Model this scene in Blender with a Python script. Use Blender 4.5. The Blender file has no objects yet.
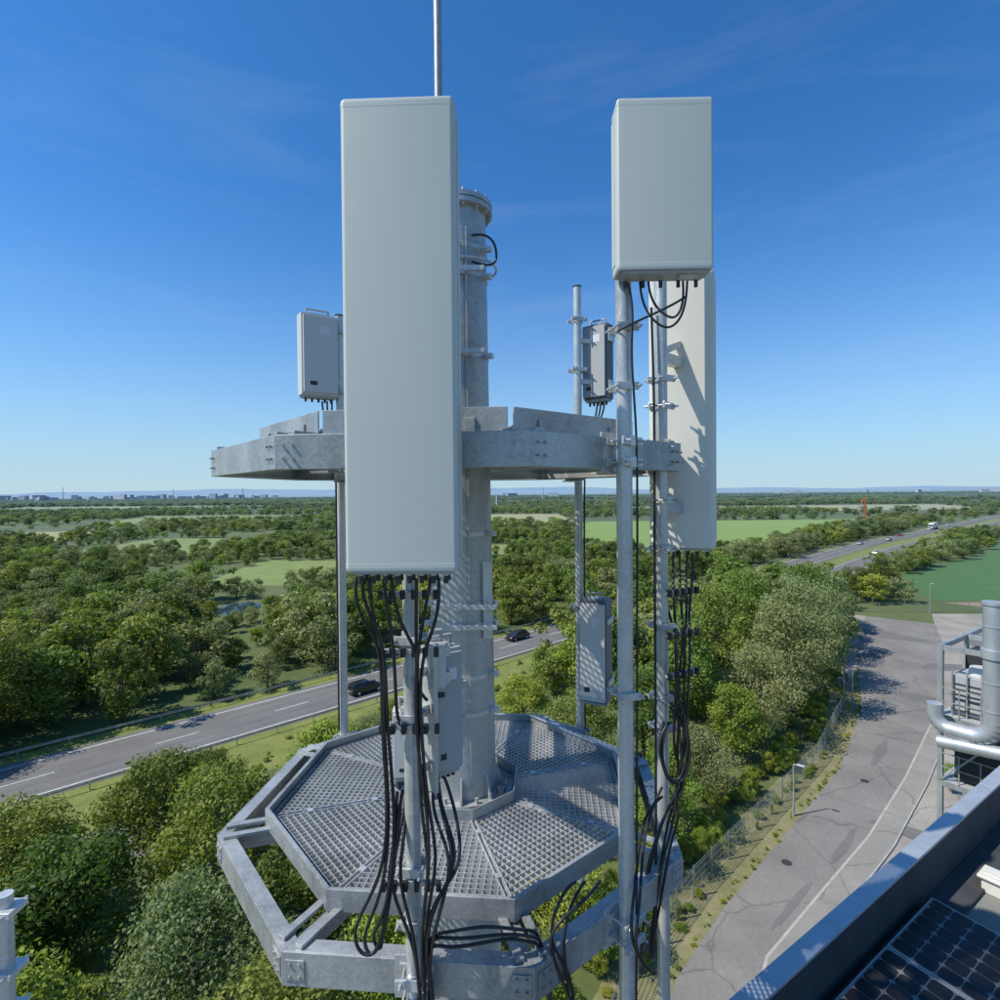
import bpy, math, random
import numpy as np
from mathutils import Vector, Matrix, noise
R=math.radians
random.seed(7)
H=25.0
S=bpy.context.scene
COL=S.collection

# ------------------------------------------------------------------ helpers
class MB:
    def __init__(s): s.v=[];s.f=[];s.m=[];s.s=[]
    def add(s,vs,fs,mi=0,M=None,sm=False):
        o=len(s.v)
        for v in vs:
            s.v.append(tuple(M@Vector(v)) if M is not None else tuple(v))
        for f in fs:
            s.f.append([i+o for i in f]); s.m.append(mi); s.s.append(sm)
    def box(s,c,sz,mi=0,rz=0,M=None):
        x,y,z=[a/2 for a in sz]
        T=Matrix.Translation(c)@Matrix.Rotation(rz,4,'Z')
        if M is not None: T=M@T
        vs=[(-x,-y,-z),(x,-y,-z),(x,y,-z),(-x,y,-z),(-x,-y,z),(x,-y,z),(x,y,z),(-x,y,z)]
        s.add(vs,[(0,3,2,1),(4,5,6,7),(0,1,5,4),(1,2,6,5),(2,3,7,6),(3,0,4,7)],mi,T)
    def beam(s,p0,p1,w,h,mi=0):
        p0=Vector(p0);p1=Vector(p1);d=p1-p0;L=d.length
        if L<1e-6:return
        q=d.to_track_quat('Y','Z').to_matrix().to_4x4()
        s.box((0,0,0),(w,L,h),mi,0,Matrix.Translation((p0+p1)/2)@q)
    def cyl(s,p0,p1,r0,r1=None,seg=16,mi=0,cap=True):
        if r1 is None:r1=r0
        p0=Vector(p0);p1=Vector(p1);d=(p1-p0)
        q=d.to_track_quat('Z','Y').to_matrix()
        a=[];b=[]
        for i in range(seg):
            t=2*math.pi*i/seg;e=Vector((math.cos(t),math.sin(t),0))
            a.append(tuple(p0+q@(e*r0)));b.append(tuple(p1+q@(e*r1)))
        s.add(a+b,[(i,(i+1)%seg,seg+(i+1)%seg,seg+i) for i in range(seg)],mi,None,True)
        if cap:
            s.add(a,[tuple(range(seg-1,-1,-1))],mi); s.add(b,[tuple(range(seg))],mi)
    def prism(s,poly,z0,z1,mi=0,M=None,sm=False):
        n=len(poly)
        a=[(p[0],p[1],z0) for p in poly];b=[(p[0],p[1],z1) for p in poly]
        s.add(a+b,[(i,(i+1)%n,n+(i+1)%n,n+i) for i in range(n)],mi,M,sm)
        s.add(a,[tuple(range(n-1,-1,-1))],mi,M); s.add(b,[tuple(range(n))],mi,M)
    def ring(s,po,pi,z0,z1,mi=0,skip=()):
        n=len(po)
        for i in range(n):
            if i in skip: continue
            j=(i+1)%n
            vs=[(*po[i],z0),(*po[j],z0),(*pi[j],z0),(*pi[i],z0),(*po[i],z1),(*po[j],z1),(*pi[j],z1),(*pi[i],z1)]
            s.add(vs,[(0,3,2,1),(4,5,6,7),(0,1,5,4),(2,3,7,6),(1,2,6,5),(3,0,4,7)],mi)
    def torus(s,c,R0,r,seg=28,mi=0,seg2=8):
        vs=[];fs=[]
        for i in range(seg):
            a=2*math.pi*i/seg
            for j in range(seg2):
                b=2*math.pi*j/seg2
                vs.append((c[0]+(R0+r*math.cos(b))*math.cos(a),c[1]+(R0+r*math.cos(b))*math.sin(a),c[2]+r*math.sin(b)))
                fs.append((i*seg2+j,((i+1)%seg)*seg2+j,((i+1)%seg)*seg2+(j+1)%seg2,i*seg2+(j+1)%seg2))
        s.add(vs,fs,mi,None,True)
    def obj(s,name,mats,parent=None,M=None,bevel=0):
        me=bpy.data.meshes.new(name)
        me.from_pydata(s.v,[],s.f)
        for m in (mats if isinstance(mats,(list,tuple)) else [mats]): me.materials.append(m)
        me.polygons.foreach_set('material_index',s.m)
        me.polygons.foreach_set('use_smooth',s.s)
        me.update()
        o=bpy.data.objects.new(name,me);COL.objects.link(o)
        if M is not None:o.matrix_world=M
        if parent:o.parent=parent
        if bevel:
            b=o.modifiers.new('bevel','BEVEL');b.width=bevel;b.segments=2;b.limit_method='ANGLE';b.angle_limit=R(50)
        return o

def empty(name,loc=(0,0,0)):
    e=bpy.data.objects.new(name,None);COL.objects.link(e);e.location=loc;e.empty_display_size=.3;return e
def mat(name):
    m=bpy.data.materials.new(name);m.use_nodes=True
    nt=m.node_tree;b=nt.nodes['Principled BSDF'];return m,nt,b
def N(nt,t,**k):
    n=nt.nodes.new(t)
    for a,v in k.items():setattr(n,a,v)
    return n
def ramp(nt,fac,stops):
    r=N(nt,'ShaderNodeValToRGB');e=r.color_ramp.elements
    while len(e)<len(stops): e.new(.5)
    for i,(p,c) in enumerate(stops):
        e[i].position=p;e[i].color=(*c,1)
    nt.links.new(fac,r.inputs[0]);return r.outputs[0]
def mix(nt,f,a,b,mode='MIX'):
    m=N(nt,'ShaderNodeMix',data_type='RGBA',blend_type=mode)
    for s,v in ((0,f),(6,a),(7,b)):
        if isinstance(v,(int,float)): m.inputs[s].default_value=v
        elif isinstance(v,tuple): m.inputs[s].default_value=(*v,1)
        else: nt.links.new(v,m.inputs[s])
    return m.outputs[2]
def noisetex(nt,scale,detail=4,coord='obj',rough=.55,stretch=None):
    if coord=='obj':
        c=N(nt,'ShaderNodeTexCoord').outputs['Object']
    else:
        c=N(nt,'ShaderNodeNewGeometry').outputs['Position']
    if stretch:
        mp=N(nt,'ShaderNodeMapping');mp.inputs['Scale'].default_value=stretch
        nt.links.new(c,mp.inputs[0]);c=mp.outputs[0]
    n=N(nt,'ShaderNodeTexNoise');n.inputs['Scale'].default_value=scale;n.inputs['Detail'].default_value=detail;n.inputs['Roughness'].default_value=rough
    nt.links.new(c,n.inputs['Vector']);return n.outputs['Fac']
def bump(nt,b,h,st=.3,d=.01):
    n=N(nt,'ShaderNodeBump');n.inputs['Strength'].default_value=st;n.inputs['Distance'].default_value=d
    nt.links.new(h,n.inputs['Height']);nt.links.new(n.outputs[0],b.inputs['Normal'])
def simple(name,c0,c1,scale=8,rough=.6,metal=0,coord='obj',bs=0,bd=.01,stretch=None):
    m,nt,b=mat(name)
    f=noisetex(nt,scale,5,coord,stretch=stretch)
    nt.links.new(ramp(nt,f,[(.3,c0),(.7,c1)]),b.inputs['Base Color'])
    b.inputs['Roughness'].default_value=rough;b.inputs['Metallic'].default_value=metal
    if bs: bump(nt,b,f,bs,bd)
    return m
def haze(nt,col,L=2900,hc=(.22,.30,.35)):  # aerial haze painted into base colour, growing with distance from origin
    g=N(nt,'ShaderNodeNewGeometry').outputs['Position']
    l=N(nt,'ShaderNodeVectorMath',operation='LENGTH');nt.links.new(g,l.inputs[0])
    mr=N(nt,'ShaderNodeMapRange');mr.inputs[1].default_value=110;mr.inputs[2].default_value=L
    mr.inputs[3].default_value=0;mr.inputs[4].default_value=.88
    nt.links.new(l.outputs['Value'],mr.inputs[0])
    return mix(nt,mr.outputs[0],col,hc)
def asphalt(name,c0,c1,crack=True):
    m,nt,b=mat(name)
    n1=noisetex(nt,.22,5,'pos');n2=noisetex(nt,3.5,6,'pos',.7);n3=noisetex(nt,26,3,'pos')
    c=mix(nt,.45,ramp(nt,n1,[(.34,c0),(.66,c1)]),ramp(nt,n2,[(.3,c0),(.7,c1)]))
    c=mix(nt,.5,c,mix(nt,1.0,c,ramp(nt,n3,[(.3,(.7,.7,.7)),(.7,(1.25,1.25,1.25))]),'MULTIPLY'))
    if crack:
        v=N(nt,'ShaderNodeTexVoronoi',feature='DISTANCE_TO_EDGE');v.inputs['Scale'].default_value=.16
        g=N(nt,'ShaderNodeNewGeometry').outputs['Position']
        dn=N(nt,'ShaderNodeTexNoise');dn.inputs['Scale'].default_value=.5;dn.inputs['Detail'].default_value=5;nt.links.new(g,dn.inputs['Vector'])
        ad=N(nt,'ShaderNodeMixRGB');ad.blend_type='ADD';ad.inputs[0].default_value=2.5;nt.links.new(g,ad.inputs[1]);nt.links.new(dn.outputs['Color'],ad.inputs[2])
        nt.links.new(ad.outputs[0],v.inputs['Vector'])
        k=N(nt,'ShaderNodeMapRange');k.inputs[1].default_value=.0;k.inputs[2].default_value=.012;k.inputs[3].default_value=.5;k.inputs[4].default_value=0
        nt.links.new(v.outputs['Distance'],k.inputs[0])
        c=mix(nt,k.outputs[0],c,tuple(x*.4 for x in c0))
    nt.links.new(c,b.inputs['Base Color']);b.inputs['Roughness'].default_value=.88;bump(nt,b,n3,.25,.01)
    return m
def galv(name,lo,hi,metal=.45,rough=.45):
    m,nt,b=mat(name)
    tc=N(nt,'ShaderNodeTexCoord').outputs['Object']
    v=N(nt,'ShaderNodeTexVoronoi');v.inputs['Scale'].default_value=75;nt.links.new(tc,v.inputs['Vector'])
    bw=N(nt,'ShaderNodeRGBToBW');nt.links.new(v.outputs['Color'],bw.inputs[0])
    n1=noisetex(nt,3.0,6,stretch=(1,1,.3));n2=noisetex(nt,14,4)
    mx=N(nt,'ShaderNodeMath',operation='MULTIPLY_ADD');nt.links.new(bw.outputs[0],mx.inputs[0]);mx.inputs[1].default_value=.22
    nt.links.new(n1,mx.inputs[2])
    ad=N(nt,'ShaderNodeMath',operation='MULTIPLY_ADD');nt.links.new(n2,ad.inputs[0]);ad.inputs[1].default_value=.3;nt.links.new(mx.outputs[0],ad.inputs[2])
    col=ramp(nt,ad.outputs[0],[(.5,lo),(1.0,hi)])
    nt.links.new(col,b.inputs['Base Color'])
    b.inputs['Metallic'].default_value=metal
    mr=N(nt,'ShaderNodeMapRange');mr.inputs[3].default_value=rough-.12;mr.inputs[4].default_value=rough+.16
    nt.links.new(n2,mr.inputs[0]);nt.links.new(mr.outputs[0],b.inputs['Roughness'])
    bump(nt,b,n2,.08,.004)
    return m
GALV=galv('galvanised_steel',(.24,.25,.25),(.50,.51,.50),.4,.42)
GALVB=galv('galvanised_bright',(.38,.39,.385),(.66,.665,.65),.4,.36)
def paintm(name,c,var=.93,rough=.45):
    m,nt,b=mat(name)
    n=noisetex(nt,1.4,5,stretch=(1.5,1.5,.8))
    nt.links.new(ramp(nt,n,[(.3,tuple(x*var for x in c)),(.7,c)]),b.inputs['Base Color'])
    b.inputs['Roughness'].default_value=rough
    n2=noisetex(nt,160,2);bump(nt,b,n2,.06,.002)
    return m
RADOME=paintm('radome_grey',(.52,.55,.505),.955,.5)
RADOME2=paintm('radome_cream',(.68,.665,.59),.965,.5)
RRUM=paintm('radio_casing',(.58,.58,.56))
ALU=paintm('cast_aluminium',(.42,.425,.42),.85,.45)
BLACK=simple('black_cable_jacket',(.010,.010,.011),(.022,.022,.024),30,.42)
DARK=simple('dark_plastic',(.02,.02,.022),(.045,.045,.05),30,.5)
LABEL=simple('label_white',(.6,.6,.6),(.7,.7,.7),40,.5)
YELLOW=simple('warning_yellow',(.6,.35,.02),(.7,.42,.03),40,.5)

# ------------------------------------------------------------------ world / sun / camera
AZ=R(-106);EL=R(50)
sd=Vector((math.sin(AZ)*math.cos(EL),math.cos(AZ)*math.cos(EL),math.sin(EL)))
w=bpy.data.worlds.new("World");S.world=w;w.use_nodes=True
nt=w.node_tree;bg=nt.nodes['Background']
sky=N(nt,'ShaderNodeTexSky',sky_type='NISHITA');sky.sun_disc=False
sky.sun_elevation=EL;sky.sun_rotation=AZ%(2*math.pi);sky.air_density=1.0;sky.dust_density=.6;sky.ozone_density=1.4;sky.altitude=100
tc=N(nt,'ShaderNodeTexCoord').outputs['Generated']
mp=N(nt,'ShaderNodeMapping');mp.inputs['Scale'].default_value=(1.0,1.3,6);mp.inputs['Rotation'].default_value=(.5,.45,1.4)
nt.links.new(tc,mp.inputs[0])
cn=N(nt,'ShaderNodeTexNoise');cn.inputs['Scale'].default_value=1.5;cn.inputs['Detail'].default_value=8;cn.inputs['Roughness'].default_value=.6;cn.inputs['Distortion'].default_value=.7
nt.links.new(mp.outputs[0],cn.inputs['Vector'])
cf=N(nt,'ShaderNodeMapRange');cf.inputs[1].default_value=.52;cf.inputs[2].default_value=.95;cf.inputs[4].default_value=.17
nt.links.new(cn.outputs['Fac'],cf.inputs[0])
tint=mix(nt,1.0,sky.outputs[0],(.35,.95,1.52),'MULTIPLY')
sx=N(nt,'ShaderNodeSeparateXYZ');nt.links.new(tc,sx.inputs[0])
hz=N(nt,'ShaderNodeMapRange');hz.interpolation_type='LINEAR';hz.inputs[1].default_value=0;hz.inputs[2].default_value=.55;hz.inputs[3].default_value=1;hz.inputs[4].default_value=0
nt.links.new(sx.outputs['Z'],hz.inputs[0])
pw=N(nt,'ShaderNodeMath',operation='POWER');pw.inputs[1].default_value=2.7;nt.links.new(hz.outputs[0],pw.inputs[0])
pm=N(nt,'ShaderNodeMath',operation='MULTIPLY');pm.inputs[1].default_value=.96;nt.links.new(pw.outputs[0],pm.inputs[0])
s1=mix(nt,pm.outputs[0],tint,(4.8,6.35,7.3))
sc=mix(nt,cf.outputs[0],s1,(5.2,6.2,7.0))
nt.links.new(sc,bg.inputs[0]);bg.inputs[1].default_value=.11
sl=bpy.data.lights.new('sun','SUN');sl.energy=5.0;sl.angle=R(.5);sl.color=(1,.945,.84)
so=bpy.data.objects.new('sun',sl);COL.objects.link(so);so.rotation_euler=sd.to_track_quat('Z','Y').to_euler();so.location=(-40,-10,80)
cam=bpy.data.cameras.new('camera');co=bpy.data.objects.new('camera',cam);COL.objects.link(co);S.camera=co
cam.sensor_width=36;cam.lens=20.16;cam.clip_start=.05;cam.clip_end=40000
co.matrix_world=Matrix.Translation((0,0,H))@Matrix.Rotation(R(90-.77),4,'X')@Matrix.Rotation(R(-.5),4,'Z')
S.view_settings.view_transform='Standard';S.view_settings.look='None';S.view_settings.exposure=0

# ------------------------------------------------------------------ ground and fields
m,nt,b=mat('ground_grass')
n1=noisetex(nt,.02,5,'pos');n2=noisetex(nt,.6,5,'pos');n3=noisetex(nt,.0035,3,'pos',stretch=(.5,1.9,1))
c=ramp(nt,n2,[(.3,(.045,.07,.018)),(.7,(.10,.135,.036))])
c2=ramp(nt,n1,[(.35,(.06,.095,.022)),(.65,(.17,.18,.065))])
c=mix(nt,.55,c,c2);c3=ramp(nt,n3,[(.36,(.03,.05,.02)),(.46,(.12,.17,.05)),(.5,(.045,.07,.025)),(.56,(.05,.07,.025)),(.6,(.22,.23,.10)),(.68,(.06,.09,.03))])
g=N(nt,'ShaderNodeNewGeometry').outputs['Position'];l=N(nt,'ShaderNodeVectorMath',operation='LENGTH');nt.links.new(g,l.inputs[0])
mr=N(nt,'ShaderNodeMapRange');mr.inputs[1].default_value=300;mr.inputs[2].default_value=900;nt.links.new(l.outputs['Value'],mr.inputs[0])
c=mix(nt,mr.outputs[0],c,c3)
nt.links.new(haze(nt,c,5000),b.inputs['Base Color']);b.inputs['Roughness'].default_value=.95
bump(nt,b,n2,.6,.15);GROUND=m
mb=MB();mb.add([(-22000,-3000,0),(22000,-3000,0),(22000,22000,0),(-22000,22000,0)],[(0,1,2,3)]);mb.obj('ground',GROUND)

def sheet(name,pts,z,m):
    mb=MB();mb.add([(x,y,z) for x,y in pts],[tuple(range(len(pts)))]);o=mb.obj(name,m)
    if o.data.polygons[0].normal.z<0:o.data.flip_normals()
    return o
def fieldmat(name,a,c,st=(1,1,1),sc=.15):
    m,nt,b=mat(name);n=noisetex(nt,sc,6,'pos',stretch=st);n2=noisetex(nt,2.5,4,'pos')
    x=mix(nt,.35,ramp(nt,n,[(.3,a),(.7,c)]),ramp(nt,n2,[(.3,a),(.7,c)]))
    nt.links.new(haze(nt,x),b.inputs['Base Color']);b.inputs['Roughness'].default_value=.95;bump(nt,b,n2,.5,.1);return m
FG=fieldmat('crop_green',(.16,.24,.035),(.22,.32,.06),(.3,2,1))
FD=fieldmat('crop_dark_green',(.045,.12,.03),(.075,.16,.045),(.3,2.5,1))
FT=fieldmat('dry_meadow',(.26,.25,.11),(.38,.34,.16))
FM=fieldmat('meadow',(.15,.20,.045),(.24,.28,.08))
FS=fieldmat('bare_soil',(.24,.17,.12),(.33,.24,.17))
VERGE=fieldmat('verge_grass',(.11,.15,.025),(.24,.25,.065),sc=.4)
VDRY=fieldmat('dry_verge_grass',(.12,.125,.04),(.30,.26,.14),sc=.6)
fields=[
 ('crop_field',[(35,222),(120,240),(160,300),(262,400),(330,470),(70,470),(45,330)],FG),
 ('meadow',[(-30,420),(62,420),(66,640),(-40,640)],FT),
 ('meadow',[(-190,235),(-122,232),(-116,320),(-200,325)],FM),
 ('meadow',[(-84,155),(-48,152),(-42,208),(-90,212)],FM),
 ('meadow',[(-360,500),(-190,480),(-170,680),(-430,680)],FM),
 ('meadow',[(-22,222),(16,225),(22,268),(-26,268)],FM),
 ('meadow',[(-330,320),(-250,312),(-246,395),(-370,395)],FT),
 ('meadow',[(-140,540),(-70,540),(-70,760),(-160,760)],FM),
 ('crop_field',[(97,124),(260,128),(460,330),(300,330),(186,214),(104,152)],FD),
 ('bare_field',[(97,122.5),(104,113.5),(300,113.5),(300,126)],FS),
 ('meadow',[(330,350),(500,350),(760,560),(560,540)],FM),
 ('meadow',[(150,640),(600,680),(700,900),(170,900)],FT),
 ('crop_field',[(-900,900),(-500,900),(-480,1300),(-1100,1300)],FG),
]
for nme,p,mm in fields: sheet(nme,p,.02,mm)
m,nt,b=mat('pond_water');b.inputs['Base Color'].default_value=(.03,.05,.05,1);b.inputs['Roughness'].default_value=.06
bump(nt,b,noisetex(nt,1.5,3,'pos'),.1,.05);WATER=m
pond=[(-62.5,121),(-60,117),(-56.5,116),(-53.5,118.5),(-53,123),(-55,128),(-59,131),(-62,127)]
sheet('pond_water',pond,.03,WATER)

# ------------------------------------------------------------------ highway
ASPH=asphalt('highway_asphalt',(.125,.12,.113),(.20,.19,.178),False)
ASPH2=asphalt('access_road_asphalt',(.16,.148,.133),(.27,.25,.225))
PAVE=asphalt('yard_paving',(.22,.195,.165),(.40,.36,.305))
WHITE=simple('road_paint',(.45,.45,.43),(.72,.72,.70),3,.7,coord='pos')
KERB=simple('kerb_stone',(.33,.31,.27),(.46,.43,.38),2,.85,coord='pos')
HW=[(-260,-160),(-120,-26),(-43,48),(14,103),(72,161),(157,246),(431,487),(900,870)]
def offs(pts,o):
    out=[]
    for i,p in enumerate(pts):
        a=Vector(pts[max(i-1,0)]);c=Vector(pts[min(i+1,len(pts)-1)]);d=(c-a).normalized()
        out.append((p[0]-d.y*o,p[1]+d.x*o))
    return out
def strip(name,pts,o0,o1,z,m):
    a=offs(pts,o0);b=offs(pts,o1);n=len(pts);mb=MB()
    mb.add([(x,y,z) for x,y in a]+[(x,y,z) for x,y in b],[(i,i+1,n+i+1,n+i) for i in range(n-1)])
    o=mb.obj(name,m)
    if o.data.polygons[0].normal.z<0:o.data.flip_normals()
    return o
def along(pts,step):
    out=[];carry=0
    for a,b in zip(pts[:-1],pts[1:]):
        a=Vector(a);b=Vector(b);L=(b-a).length;d=(b-a)/L;t=carry
        while t<L: out.append((a+d*t,d));t+=step
        carry=t-L
    return out
strip('verge',HW,-13.5,-4.9,.012,VERGE);strip('verge',HW,4.9,7,.012,VERGE)
strip('highway_road',HW,-4.9,4.9,.03,ASPH)
HW2=[(66,155)]+HW[4:]
strip('highway_road',HW2,-20,-11,.036,ASPH);strip('verge',HW2,-24,-20,.016,VERGE)
strip('service_road',[(-75,1),(-45,27.5),(-34,38),(-27,40.5),(-15,38)],-1.8,1.8,.034,ASPH2)
mb=MB()
for o in (-3.9,3.9):
    a=offs(HW,o-.09);b_=offs(HW,o+.09);n=len(HW)
    mb.add([(x,y,.042) for x,y in a]+[(x,y,.042) for x,y in b_],[(n+i,n+i+1,i+1,i) for i in range(n-1)])
for o in (-19.3,-11.7):
    a=offs(HW2,o-.09);b_=offs(HW2,o+.09);n=len(HW2)
    mb.add([(x,y,.042) for x,y in a]+[(x,y,.042) for x,y in b_],[(n+i,n+i+1,i+1,i) for i in range(n-1)])
for p,d in along(HW,12):
    if p.length>420: continue
    nn=Vector((-d.y,d.x))*.07
    pts=[p-nn,p+nn,p+nn+d*4,p-nn+d*4]
    mb.add([(v.x,v.y,.042) for v in pts],[(3,2,1,0)])
mb.obj('lane_markings',WHITE)
mb=MB()
for o,w_ in ((1.3,.55),(2.9,.55),(-1.3,.55),(-2.9,.55)):
    a=offs(HW,o-w_/2);b_=offs(HW,o+w_/2);n=len(HW)
    mb.add([(x,y,.037) for x,y in a]+[(x,y,.037) for x,y in b_],[(n+i,n+i+1,i+1,i) for i in range(n-1)])
mb.obj('wheel_track_wear',simple('worn_asphalt',(.12,.115,.11),(.18,.172,.162),.25,.8,coord='pos'))
for o in (-6.0,6.1):
    mb=MB();pp=offs(HW,o)
    for i in range(1,6):
        mb.beam((*pp[i],.66),(*pp[i+1],.66),.05,.14);mb.beam((*pp[i],.80),(*pp[i+1],.80),.03,.07)
    for p,d in along(pp[1:6],4): mb.box((p.x,p.y,.36),(.08,.1,.72))
    mb.obj('guard_rail',GALV)

# ------------------------------------------------------------------ access road & yard
Ledge=[(3,19),(8.8,28.3),(13.2,33.2),(20.5,40.3),(30,49.6),(40,62),(50,78),(62,96),(72,110)]
Redge=[(9,22),(14,29.5),(20,34.6),(26.2,39.8),(34.8,48),(45,58.5),(57,72),(70,88),(80,103)]
n=len(Ledge)
yard=[(9,22),(14,29.5),(20,34.6),(26.2,39.8),(34.8,48),(45,58.5),(57,72),(70,88),(80,103),(86,111.5),(150,109),(160,30),(60,0),(20,10)]
sheet('yard_pavement',yard,.012,PAVE)
sheet('yard_pavement',[(44,71),(50,78.2),(62,96.2),(72,110.2),(69,113),(58,106),(48,90)],.022,PAVE)
mb=MB();mb.add([(x,y,.03) for x,y in Ledge]+[(x,y,.03) for x,y in Redge],[(i,n+i,n+i+1,i+1) for i in range(n-1)]);mb.obj('access_road',ASPH2)
gl=offs(Ledge,3.2)
mb=MB();mb.add([(x,y,.018) for x,y in gl]+[(x,y,.018) for x,y in Ledge],[(i,n+i,n+i+1,i+1) for i in range(n-1)]);mb.obj('grass_strip',VDRY)
gr=offs(Redge,-1.5)
mb=MB();mb.add([(x,y,.12) for x,y in Redge[:7]]+[(x,y,.12) for x,y in gr[:7]],[(i,7+i,7+i+1,i+1) for i in range(6)]);mb.obj('pavement',asphalt('footway_slabs',(.21,.195,.17),(.32,.30,.26)))
mb=MB()
for i in range(6):
    a,b_=Redge[i],Redge[i+1];mb.beam((*a,.065),(*b_,.065),.16,.13)
    a,b_=gr[i],gr[i+1];mb.beam((*a,.06),(*b_,.06),.10,.125)
mb.obj('kerb',KERB)
PATCH=asphalt('asphalt_patch',(.125,.118,.108),(.20,.187,.172),False)
rp=random.Random(21)
for x,y,a,bb,c in ((52,64,1.6,6,.7),(62,78,3,1.6,.3),(66,95,2.5,6,.7),(80,92,6,2.2,.5),(72,70,6,1.5,.6),(30,40,.8,3.2,.8),(90,98,5,2,.2),(56,84,1.5,5,-.6),(24,39,.3,2.6,-.8),(36,53,.4,3.5,-.75),(17.5,33.5,.25,3,-.82),(62,102,7,1.4,.2),(98,88,9,3,-.3)):
    pts=[]
    for k in range(14):
        t=k*math.pi/7;q=1+rp.uniform(-.25,.25);vx=a*math.cos(t)*q;vy=bb*math.sin(t)*q
        pts.append((x+vx*math.cos(c)-vy*math.sin(c),y+vx*math.sin(c)+vy*math.cos(c)))
    sheet('asphalt_patch',pts,.040,PATCH)
mb=MB()
for x,y in ((19,37.2),(31,47.6),(44,63)): mb.cyl((x,y,.031),(x,y,.046),.33,.33,20)
mb.obj('manhole_cover',simple('cast_iron',(.05,.05,.05),(.1,.1,.095),20,.6,.5))
FENCE=simple('fence_green_grey',(.18,.22,.20),(.28,.32,.29),3,.5,.3)
def fence(pts,h=1.9,sp=.2):
    mb=MB()
    for p,d in along(pts,2.5):
        mb.box((p.x,p.y,h/2+.05),(.07,.07,h+.1))
    for p,d in along(pts,sp):
        mb.box((p.x,p.y,h/2),(.012,.012,h),rz=math.atan2(d.y,d.x))
    for z in (.1,.5,.9,1.3,1.7,h):
        for a,b_ in zip(pts[:-1],pts[1:]): mb.beam((*a,z),(*b_,z),.018,.02)
    mb.obj('mesh_fence',FENCE)
fence(offs(Ledge,1.7)[:8]);fence([(72,114),(86,113),(150,111.5)],1.9,.4)
def street_lamp(x,y,h,az):
    mb=MB();mb.cyl((x,y,0),(x,y,h),.08,.045,10);d=Vector((math.cos(az),math.sin(az),0))
    e=Vector((x,y,h))+d*.3+Vector((0,0,.05))
    mb.cyl((x,y,h-.03),e,.035,.03,8);mb.box(e+d*.2,(.5,.18,.08),1,az);mb.cyl((x,y,0),(x,y,.9),.1,.1,10)
    mb.obj('street_lamp',[GALV,RRUM],bevel=.01)
street_lamp(22.3,42.6,4.0,-.7);street_lamp(40.6,64.5,4.6,-.7);street_lamp(86,112,6,-1.5)

# ------------------------------------------------------------------ vegetation
def leafmat(name,lo,hi):
    m,nt,b=mat(name)
    at=N(nt,'ShaderNodeAttribute',attribute_name='tint')
    oi=N(nt,'ShaderNodeObjectInfo')
    np_=noisetex(nt,.012,3,'pos')
    a=N(nt,'ShaderNodeMath',operation='MULTIPLY_ADD');nt.links.new(oi.outputs['Random'],a.inputs[0]);a.inputs[1].default_value=.65
    m2=N(nt,'ShaderNodeMath',operation='MULTIPLY');nt.links.new(at.outputs['Fac'],m2.inputs[0]);m2.inputs[1].default_value=.45
    nt.links.new(m2.outputs[0],a.inputs[2])
    a2=N(nt,'ShaderNodeMath',operation='MULTIPLY_ADD');nt.links.new(np_,a2.inputs[0]);a2.inputs[1].default_value=.5
    nt.links.new(a.outputs[0],a2.inputs[2])
    mid=tuple((x+y)/2 for x,y in zip(lo,hi))
    col=ramp(nt,a2.outputs[0],[(.3,lo),(.62,mid),(1.0,hi)])
    h=N(nt,'ShaderNodeHueSaturation')
    mr=N(nt,'ShaderNodeMapRange');mr.inputs[3].default_value=.465;mr.inputs[4].default_value=.52
    rnd=N(nt,'ShaderNodeMath',operation='FRACT');k=N(nt,'ShaderNodeMath',operation='MULTIPLY');k.inputs[1].default_value=17.3
    nt.links.new(oi.outputs['Random'],k.inputs[0]);nt.links.new(k.outputs[0],rnd.inputs[0]);nt.links.new(rnd.outputs[0],mr.inputs[0])
    nt.links.new(mr.outputs[0],h.inputs['Hue']);nt.links.new(col,h.inputs['Color'])
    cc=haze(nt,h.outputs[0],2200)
    nt.links.new(cc,b.inputs['Base Color']);b.inputs['Roughness'].default_value=.6
    b.inputs['Specular IOR Level'].default_value=.25
    t=N(nt,'ShaderNodeBsdfTranslucent');tc=mix(nt,1.0,cc,(1.5,1.7,.7),'MULTIPLY');nt.links.new(tc,t.inputs[0])
    ms=N(nt,'ShaderNodeMixShader');ms.inputs[0].default_value=.3
    nt.links.new(b.outputs[0],ms.inputs[1]);nt.links.new(t.outputs[0],ms.inputs[2])
    nt.links.new(ms.outputs[0],nt.nodes['Material Output'].inputs[0]);return m
LEAF=leafmat('foliage',(.045,.082,.016),(.21,.26,.055))
LEAFW=leafmat('foliage_willow',(.11,.145,.055),(.27,.30,.13))
LEAFB=leafmat('foliage_bright',(.12,.18,.022),(.29,.35,.06))
BARK=simple('bark',(.05,.04,.03),(.12,.10,.075),12,.9)
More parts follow.
